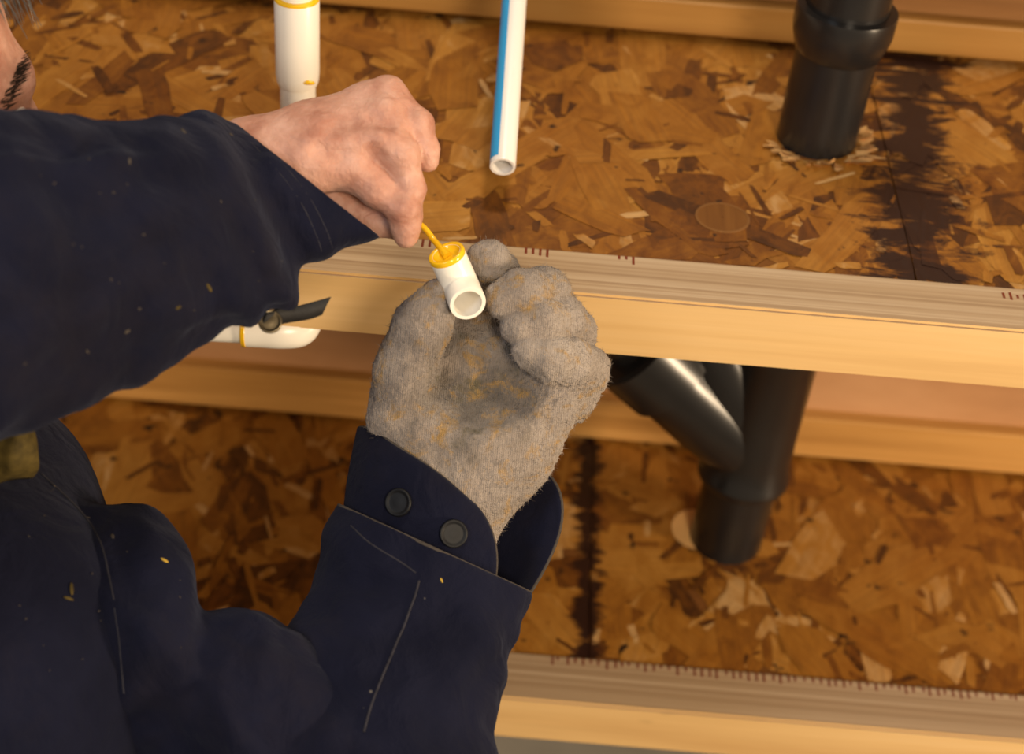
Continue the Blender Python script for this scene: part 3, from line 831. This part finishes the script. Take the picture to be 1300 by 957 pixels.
def loft(stations, rows=8, n=72, fold=0.0, fsc=30, seed=0.0, extra=None):
    """stations: (centre, a, b) -> closed tube through elliptical rings"""
    A = catmull([np.concatenate([np.array(c), np.array(a), np.array(b)]) for c, a, b in stations], rows)
    V = []; F = []
    for r_, s in enumerate(A):
        c, a, b = s[:3], s[3:6], s[6:9]
        for k in range(n):
            t = 2*PI*k/n; d = a*math.cos(t)+b*math.sin(t); p = c+d
            L = np.linalg.norm(d)+1e-9
            f = fold*(perl(p, fsc, seed)+0.6*perl(p, fsc*2.3, seed+4)+0.8*abs(perl(p*np.array([1, .6, 1.6]), fsc*1.2, seed+8)))
            if extra: f += extra(p)
            V.append(p+d/L*f)
    m = len(A)
    for i in range(m-1):
        for k in range(n): F.append((i*n+k, (i+1)*n+k, (i+1)*n+(k+1) % n, i*n+(k+1) % n))
    return V, F
def pst(top, bot, D, ratio=0.8, Dt=0.0):
    """station from the upper and lower outline points at depth D"""
    a = np.array(P(*top, D+Dt)); b = np.array(P(*bot, D-Dt)); c = (a+b)/2
    half = (a-b)/2; view = c-CP; view /= np.linalg.norm(view)
    return (c, half, -view*np.linalg.norm(half)*ratio)
def thick(o, t=0.0016, off=0):
    m = o.modifiers.new('solid', 'SOLIDIFY'); m.thickness = t; m.offset = off; return o

def topx(p):
    q = np.array(p)-CP; z = q@FW; return 650+FPX*(q@RT)/z, 478.5-FPX*(q@UP)/z
def drape(p):
    # folds fanning out from the neck of the jacket
    x, y = topx(p); a = math.atan2(y-520, x+60); rr = math.hypot(x+60, y-520)
    s_ = 1-abs(math.sin(a*6.5+1.2*perl(p, 7, 3)+rr*0.0012))
    return 0.0075*(s_**1.6-0.4)*min(1, max(0, (rr-60)/120))*min(1, max(0, (430-x)/120))
def rumple(p):
    # soft cross creases behind the cuff of the right sleeve
    x, y = topx(p); u = (x*0.80-y*0.45)
    w_ = math.exp(-((x-330-(y-250)*0.15)/75)**2)
    return 0.0030*w_*math.sin(u*0.105+2*perl(p, 9, 6))+0.0035*math.exp(-((y-212-0.02*x)/10)**2)*min(1, max(0, (330-x)/60))*(x > -60)
# right sleeve
v_ = np.array([0, 0, .088]); 
dn = np.array(RE)-np.array(RS); dn /= np.linalg.norm(dn)
a_up = UP-dn*(UP@dn); a_up /= np.linalg.norm(a_up); b_up = np.cross(dn, a_up)
if b_up@FW > 0: b_up = -b_up
st = [(np.array(RS)-dn*.05, a_up*.085, b_up*.080), (np.array(RS)*.65+np.array(RE)*.35, a_up*.088, b_up*.082),
      (np.array(RS)*.25+np.array(RE)*.75, a_up*.088, b_up*.080),
      pst((-125, 150), (-125, 596), .78), pst((0, 143), (-5, 551), .80), pst((75, 142), (72, 516), .82), pst((150, 160), (165, 474), .84),
      pst((205, 151), (245, 437), .86), pst((250, 148), (318, 412), .88, .75), pst((272, 154), (366, 380), .89, .72), pst((284, 158), (378, 345), .90, .68),
      pst((293, 160), (418, 322), .905, .62), pst((300, 161), (452, 309), .91, .58), pst((305, 163), (477, 297), .915, .55)]
V, F = loft(st, 9, 120, 0.0064, 22, 1.0, rumple)
rs = thick(mesh('sleeve', V, F, M['navy'], jacket))
# ragged crest of cloth on the sleeve top
V = []; F = []
for i, (x, y, d, w_) in enumerate(((188, 150, .865, 6), (205, 147, .865, 9), (222, 153, .865, 6), (242, 143, .87, 10), (262, 145, .87, 9), (272, 156, .87, 6))):
    V += [P(x, y, d), P(x+2, y+18, d-.004), P(x, y+10, d+.012)]
for i in range(5):
    a, b = 3*i, 3*(i+1); F += [(a, b, b+1, a+1), (a, a+2, b+2, b)]
mesh('sleeve_crease', V, F, M['navy'], jacket)
# strap with snap at the sleeve opening
V = []; F = []
spt = [(338, 398, .875), (355, 392, .880), (375, 389, .885), (395, 384, .888), (420, 377, .892)]
bpt = [(330, 416, .880), (350, 411, .885), (372, 407, .888), (392, 404, .890), (408, 398, .893)]
for a, b in zip(catmull(spt, 4), catmull(bpt, 4)): V += [P(*a), P(*((np.array(a)+np.array(b))/2-np.array([0, 0, .002]))), P(*b)]
m_ = len(V)//3
for i in range(m_-1): F += [(3*i, 3*i+3, 3*i+4, 3*i+1), (3*i+1, 3*i+4, 3*i+5, 3*i+2)]
thick(mesh('cuff_strap', V, F, M['strap'], jacket), 0.002)
def disc(name, c, nrm, r, h, mat, parent, holes=0):
    nrm = Vector(nrm).normalized()
    prof = [(0, r*0.92), (h*0.5, r), (h, r*0.96), (h*1.05, r*0.86), (h*0.75, r*0.74), (h*0.70, r*0.62), (h*0.85, r*0.30), (h*0.85, 0.0001)]
    u = nrm.orthogonal().normalized(); v = nrm.cross(u); V = []; F = []; n = 36
    for hh, rr in prof:
        for k in range(n): t = 2*PI*k/n; V.append(Vector(c)+nrm*hh+(u*math.cos(t)+v*math.sin(t))*rr)
    for i in range(len(prof)-1):
        for k in range(n): F.append((i*n+k, i*n+(k+1) % n, (i+1)*n+(k+1) % n, (i+1)*n+k))
    return mesh(name, V, F, mat, parent)
disc('strap_snap', P(343, 409, .878), Vector(CP)-P(343, 409, .878)+Vector((0, 0, .3)), .0062, .002, M['brass'], jacket)

# left sleeve: upper arm and forearm
LSn = np.array(LS); LEn = np.array(LE)
up_ = [pst((-90, 560), (-140, 920), .97, .8), pst((20, 590), (-30, 940), .95, .8),
       pst((95, 634), (60, 960), .93, .8), pst((185, 655), (130, 990), .92, .8), pst((242, 700), (190, 1010), .915, .75),
       pst((256, 768), (240, 1030), .91, .8), pst((315, 772), (290, 1050), .91, .8), pst((372, 800), (350, 1080), .91, .8), pst((480, 900), (430, 1120), .91, .8)]
V, F = loft(up_, 12, 110, 0.0050, 26, 5.0, drape)
fo_ = [pst((470, 1150), (440, 1146), .89, .75), pst((540, 1120), (380, 1100), .89, .75), pst((636, 1018), (345, 990), .90, .75), pst((622, 950), (330, 900), .915, .75), pst((636, 880), (362, 815), .93, .72), pst((650, 830), (388, 775), .94, .70), pst((665, 785), (412, 715), .95, .66),
       pst((676, 758), (434, 652), .958, .62), pst((672, 751), (440, 645), .959, .58)]
V2, F2 = loft(fo_, 10, 84, 0.0052, 26, 7.0)
ls = mesh('sleeve', V+V2, F+[tuple(i+len(V) for i in f) for f in F2], M['navy'], jacket); thick(ls)

# left cuff: an open band, unbuttoned and flared at the right
rows_b = [(622, 762, 44), (560, 730, 62), (500, 692, 58), (452, 662, 28), (441, 648, -12), (500, 664, -60), (590, 700, -66), (648, 748, -46), (664, 766, -18)]
rows_m = [(629, 695, 58), (558, 662, 70), (500, 628, 58), (456, 606, 22), (448, 600, -16), (505, 615, -60), (600, 640, -68), (668, 660, -52), (713, 660, -26)]
rows_t = [(604, 643, 50), (556, 601, 58), (510, 571, 46), (470, 545, 18), (458, 545, -18), (510, 560, -58), (610, 585, -66), (668, 602, -52), (686, 593, -40)]
cb_, cm_, ct_ = (catmull(r, 10) for r in (rows_b, rows_m, rows_t))
m_ = len(cb_); R_ = 15; V = []; F = []
for j in range(R_):
    t = j/(R_-1)
    for i in range(m_):
        p = cb_[i]*(1-t)*(1-2*t)+cm_[i]*4*t*(1-t)+ct_[i]*t*(2*t-1)
        q = np.array(G(*p)); 
        V.append(q+np.array(FW)*(-.0012)*perl(q, 60, 3))
for j in range(R_-1):
    for i in range(m_-1): F.append((j*m_+i, j*m_+i+1, (j+1)*m_+i+1, (j+1)*m_+i))
cuff = thick(mesh('cuff', V, F, M['navy'], jacket), 0.0022)
# hem piping along the open edge, and the seam ridge where the cuff meets the sleeve
edge = [V[j*m_] for j in range(R_)]+[V[(R_-1)*m_+i] for i in range(0, 42, 2)]
tube('cuff_hem', [Vector(p) for p in edge], 0.0010, M['edge'], jacket, 10)
edge = [V[j*m_+m_-1] for j in range(R_)]+[V[(R_-1)*m_+i] for i in range(m_-1, m_-12, -2)]
tube('cuff_hem', [Vector(p) for p in edge], 0.0010, M['edge'], jacket, 10)
nF = 84
seam = [Vector(V2[-nF*3+k])+(Vector(V2[-nF*3+k])-Vector(fo_[-1][0])).normalized()*0.0008 for k in list(range(nF))+[0]]
tube('sleeve_hem', seam, 0.0011, M['edge'], jacket, 8)
dg = bpy.context.evaluated_depsgraph_get()
def bvh(o):
    return BVHTree.FromPolygons([o.matrix_world@v.co for v in o.data.vertices], [tuple(p.vertices) for p in o.data.polygons])
bc = bvh(cuff); bl = bvh(ls); bj = bvh(jacket); br = bvh(rs)
def hit(b, x, y):
    d = Vector(ray(x, y)).normalized(); h = b.ray_cast(Vector(CP), d)
    if h[0] is None: return None
    n_ = h[1] if h[1].dot(d) < 0 else -h[1]
    return h[0], n_
for (x, y) in ((508, 638), (575, 677)):
    h = hit(bc, x, y)
    if h: disc('cuff_button', h[0]+h[1]*0.001, h[1], 0.0079, 0.0026, M['button'], jacket)
# seam running down the forearm
sm = [hit(bl, x, y) for x, y in ((532, 738), (527, 756), (520, 775), (513, 795), (504, 815), (496, 835), (487, 855), (479, 875), (470, 900), (462, 930))]
sm = [h[0]+h[1]*0.0011 for h in sm if h]
if len(sm) > 2: tube('sleeve_seam', catmull(sm, 5), 0.0007, M['thread'], jacket, 8)
def near(x, y):
    hs = [h for h in (hit(b, x, y) for b in (bl, bj, br)) if h]
    return min(hs, key=lambda q: (q[0]-Vector(CP)).length) if hs else None
def stitch(bs, px, rr=0.0007, lift=0.0009, name='sleeve_seam'):
    q = [hit(bs, x, y) if bs is not None else near(x, y) for x, y in [tuple(c) for c in catmull(px, 5)]]
    q = [h[0]+h[1]*lift for h in q if h]
    if len(q) > 2: tube(name, q, rr*0.8, M['thread'], jacket, 8)
stitch(br, [(318, 182), (350, 215), (382, 258), (402, 300), (408, 318)], 0.0006, 0.0004)
stitch(br, [(330, 182), (362, 213), (394, 254), (414, 292), (421, 314)], 0.0006, 0.0004)
stitch(None, [(52, 602), (100, 648), (128, 690), (142, 750), (152, 810), (158, 880)], 0.0007, 0.0006, 'jacket_seam')
stitch(bl, [(446, 668), (470, 690), (510, 715), (528, 728)], 0.0007, 0.0006)
# dried paint flecks on the cloth
rnd = random.Random(8)
flecks = [(208, 712, .0024, 0), (90, 748, .0034, 1), (86, 760, .0030, 1), (143, 682, .0020, 2), (30, 587, .002, 0), (112, 658, .0012, 2), (68, 618, .0012, 2),
          (560, 737, .0016, 0), (264, 365, .003, 1), (232, 168, .0028, 2), (292, 172, .0018, 2), (163, 205, .0018, 2), (225, 390, .0018, 1), (160, 420, .0018, 2), (110, 445, .0016, 2)]+[(rnd.uniform(10, 240), rnd.uniform(620, 860), rnd.uniform(.0004, .0009), 2) for _ in range(22)]+[(rnd.uniform(20, 330), rnd.uniform(200, 470), rnd.uniform(.0004, .0010), 2) for _ in range(22)]
for (x, y, r, c) in flecks:
    hs = [h for h in (hit(b, x, y) for b in (bl, bj, br)) if h]
    if not hs: continue
    h = min(hs, key=lambda q: (q[0]-Vector(CP)).length)
    bm = bmesh.new(); bmesh.ops.create_icosphere(bm, subdivisions=2, radius=1)
    u = h[1].orthogonal().normalized(); v = h[1].cross(u); ph = rnd.uniform(0, 6); e_ = rnd.uniform(.25, .6)
    for q in bm.verts:
        x_, y_ = q.co.x*math.cos(ph)-q.co.y*math.sin(ph)*e_, q.co.x*math.sin(ph)+q.co.y*math.cos(ph)*e_
        q.co = h[0]+(u*x_+v*y_)*r+h[1]*(q.co.z*r*0.15+0.0009)
    me = bpy.data.meshes.new('paint_fleck'); bm.to_mesh(me); bm.free()
    link('paint_fleck', me, M['dry'] if c == 0 else (M['olive'] if c == 1 else M['edge']), jacket)
# paint-stained collar flap below the right sleeve
V = []; F = []
cpt = [[(-40, 540, .88), (0, 528, .875), (28, 530, .87), (42, 545, .868)], [(-40, 565, .87), (0, 552, .862), (26, 550, .858), (46, 572, .866)],
       [(-40, 600, .868), (0, 585, .86), (18, 588, .858), (48, 592, .872)], [(-40, 625, .875), (-5, 612, .872), (14, 606, .872), (40, 604, .885)]]
rows = [catmull(r, 5) for r in cpt]
for r in zip(*rows):
    V += [P(*q) for q in catmull(r, 4)]
k_ = 13
for i in range(len(rows[0])-1):
    for j in range(k_-1): F.append((i*k_+j, i*k_+j+1, (i+1)*k_+j+1, (i+1)*k_+j))
thick(mesh('collar_flap', V, F, M['olive'], jacket), .003)

# --- glove on the left hand
def glove_field(p):
    d = ell(p, (590, 530, -12), (112, 92, 50))
    d = smin(d, cap(p, (512, 500, 6), (545, 600, 0), 40, 46), 30)
    d = smin(d, cap(p, (700, 498, -18), (650, 580, -12), 44, 50), 30)
    d = smin(d, chain(p, [(610, 570, -10), (600, 620, -10), (588, 680, -12)], [66, 52, 44], 20), 40)
    d = smin(d, cap(p, (560, 450, -38), (690, 448, -44), 40, 38), 30)
    # hollow of the palm
    d = smax(d, -ell(p, (612, 470, 48), (78, 70, 40)), 24)
    th = chain(p, [(502, 535, 8), (514, 470, 26), (537, 412, 40), (553, 380, 42)], [37, 38, 36.5, 26], 12)
    fing = [([(622, 440, -55), (634, 385, -55), (630, 348, -16), (620, 331, 20)], [36, 32, 29, 27.5]),
            ([(680, 448, -52), (700, 392, -44), (693, 368, 4), (662, 371, 34), (640, 381, 40)], [34, 32, 29, 28.5, 26]),
            ([(705, 468, -48), (726, 425, -36), (716, 406, 6), (690, 407, 34), (658, 415, 40)], [33, 31, 28, 27, 24]),
            ([(722, 505, -42), (742, 470, -18), (726, 462, 14), (700, 455, 36), (672, 446, 42)], [34, 31, 31, 29, 24])]
    f = None
    for pts, rs_ in fing:
        e = chain(p, pts, rs_, 10)
        f = e if f is None else smin(f, e, 1.5)
    d = smin(d, cap(p, (585, 450, -52), (628, 405, -58), 40, 36), 20)
    d = smin(d, f, 5)
    d = smin(d, th, 8)
    return d
V, F = surface(glove_field, (440, 285, -125), (790, 740, 95), 2.5)
V = relax(V, F, 1)
N = vnormals(V, F)
for i in range(len(V)):
    q = V[i]
    V[i] += N[i]*(3.0*perl(q, .035, 2)+1.6*perl(q, .09, 5)+1.2*perl(q, .26, 8)+0.8*perl(q, .55, 1)+(3.0*perl(q, .16, 4) if q[0] > 680 and q[1] > 480 else 0))
gv = px2w(V, DG); gf = F[:, ::-1]
glove = mesh('glove', gv, gf, M['glove'], person); tag(glove, 'fuzzy grey knit work glove with yellow stains')
GN = vnormals(gv, gf)
rg = np.random.RandomState(4)
fi = rg.randint(0, len(gf), 26000); V3 = []; F3 = []
for i in fi:
    q = gf[i]; a = gv[q[rg.randint(4)]]*.5+gv[q[rg.randint(4)]]*.5; n_ = GN[q[0]]
    t_ = np.cross(n_, rg.randn(3)); t_ /= np.linalg.norm(t_)+1e-9
    L = abs(rg.randn())*.0016+.0008
    if rg.rand() < .04: L *= 2.2
    s_ = np.cross(n_, t_)*.00014
    b = len(V3); tip_ = a+t_*L*.85+n_*L*(.25+.5*rg.rand())
    V3 += [a-s_, a+s_, tip_]; F3.append((b, b+1, b+2))
tag(mesh('glove_fuzz', V3, F3, M['glove'], glove), 'fine loose fibres on the knit', kind='stuff')
# torn wrist end of the glove
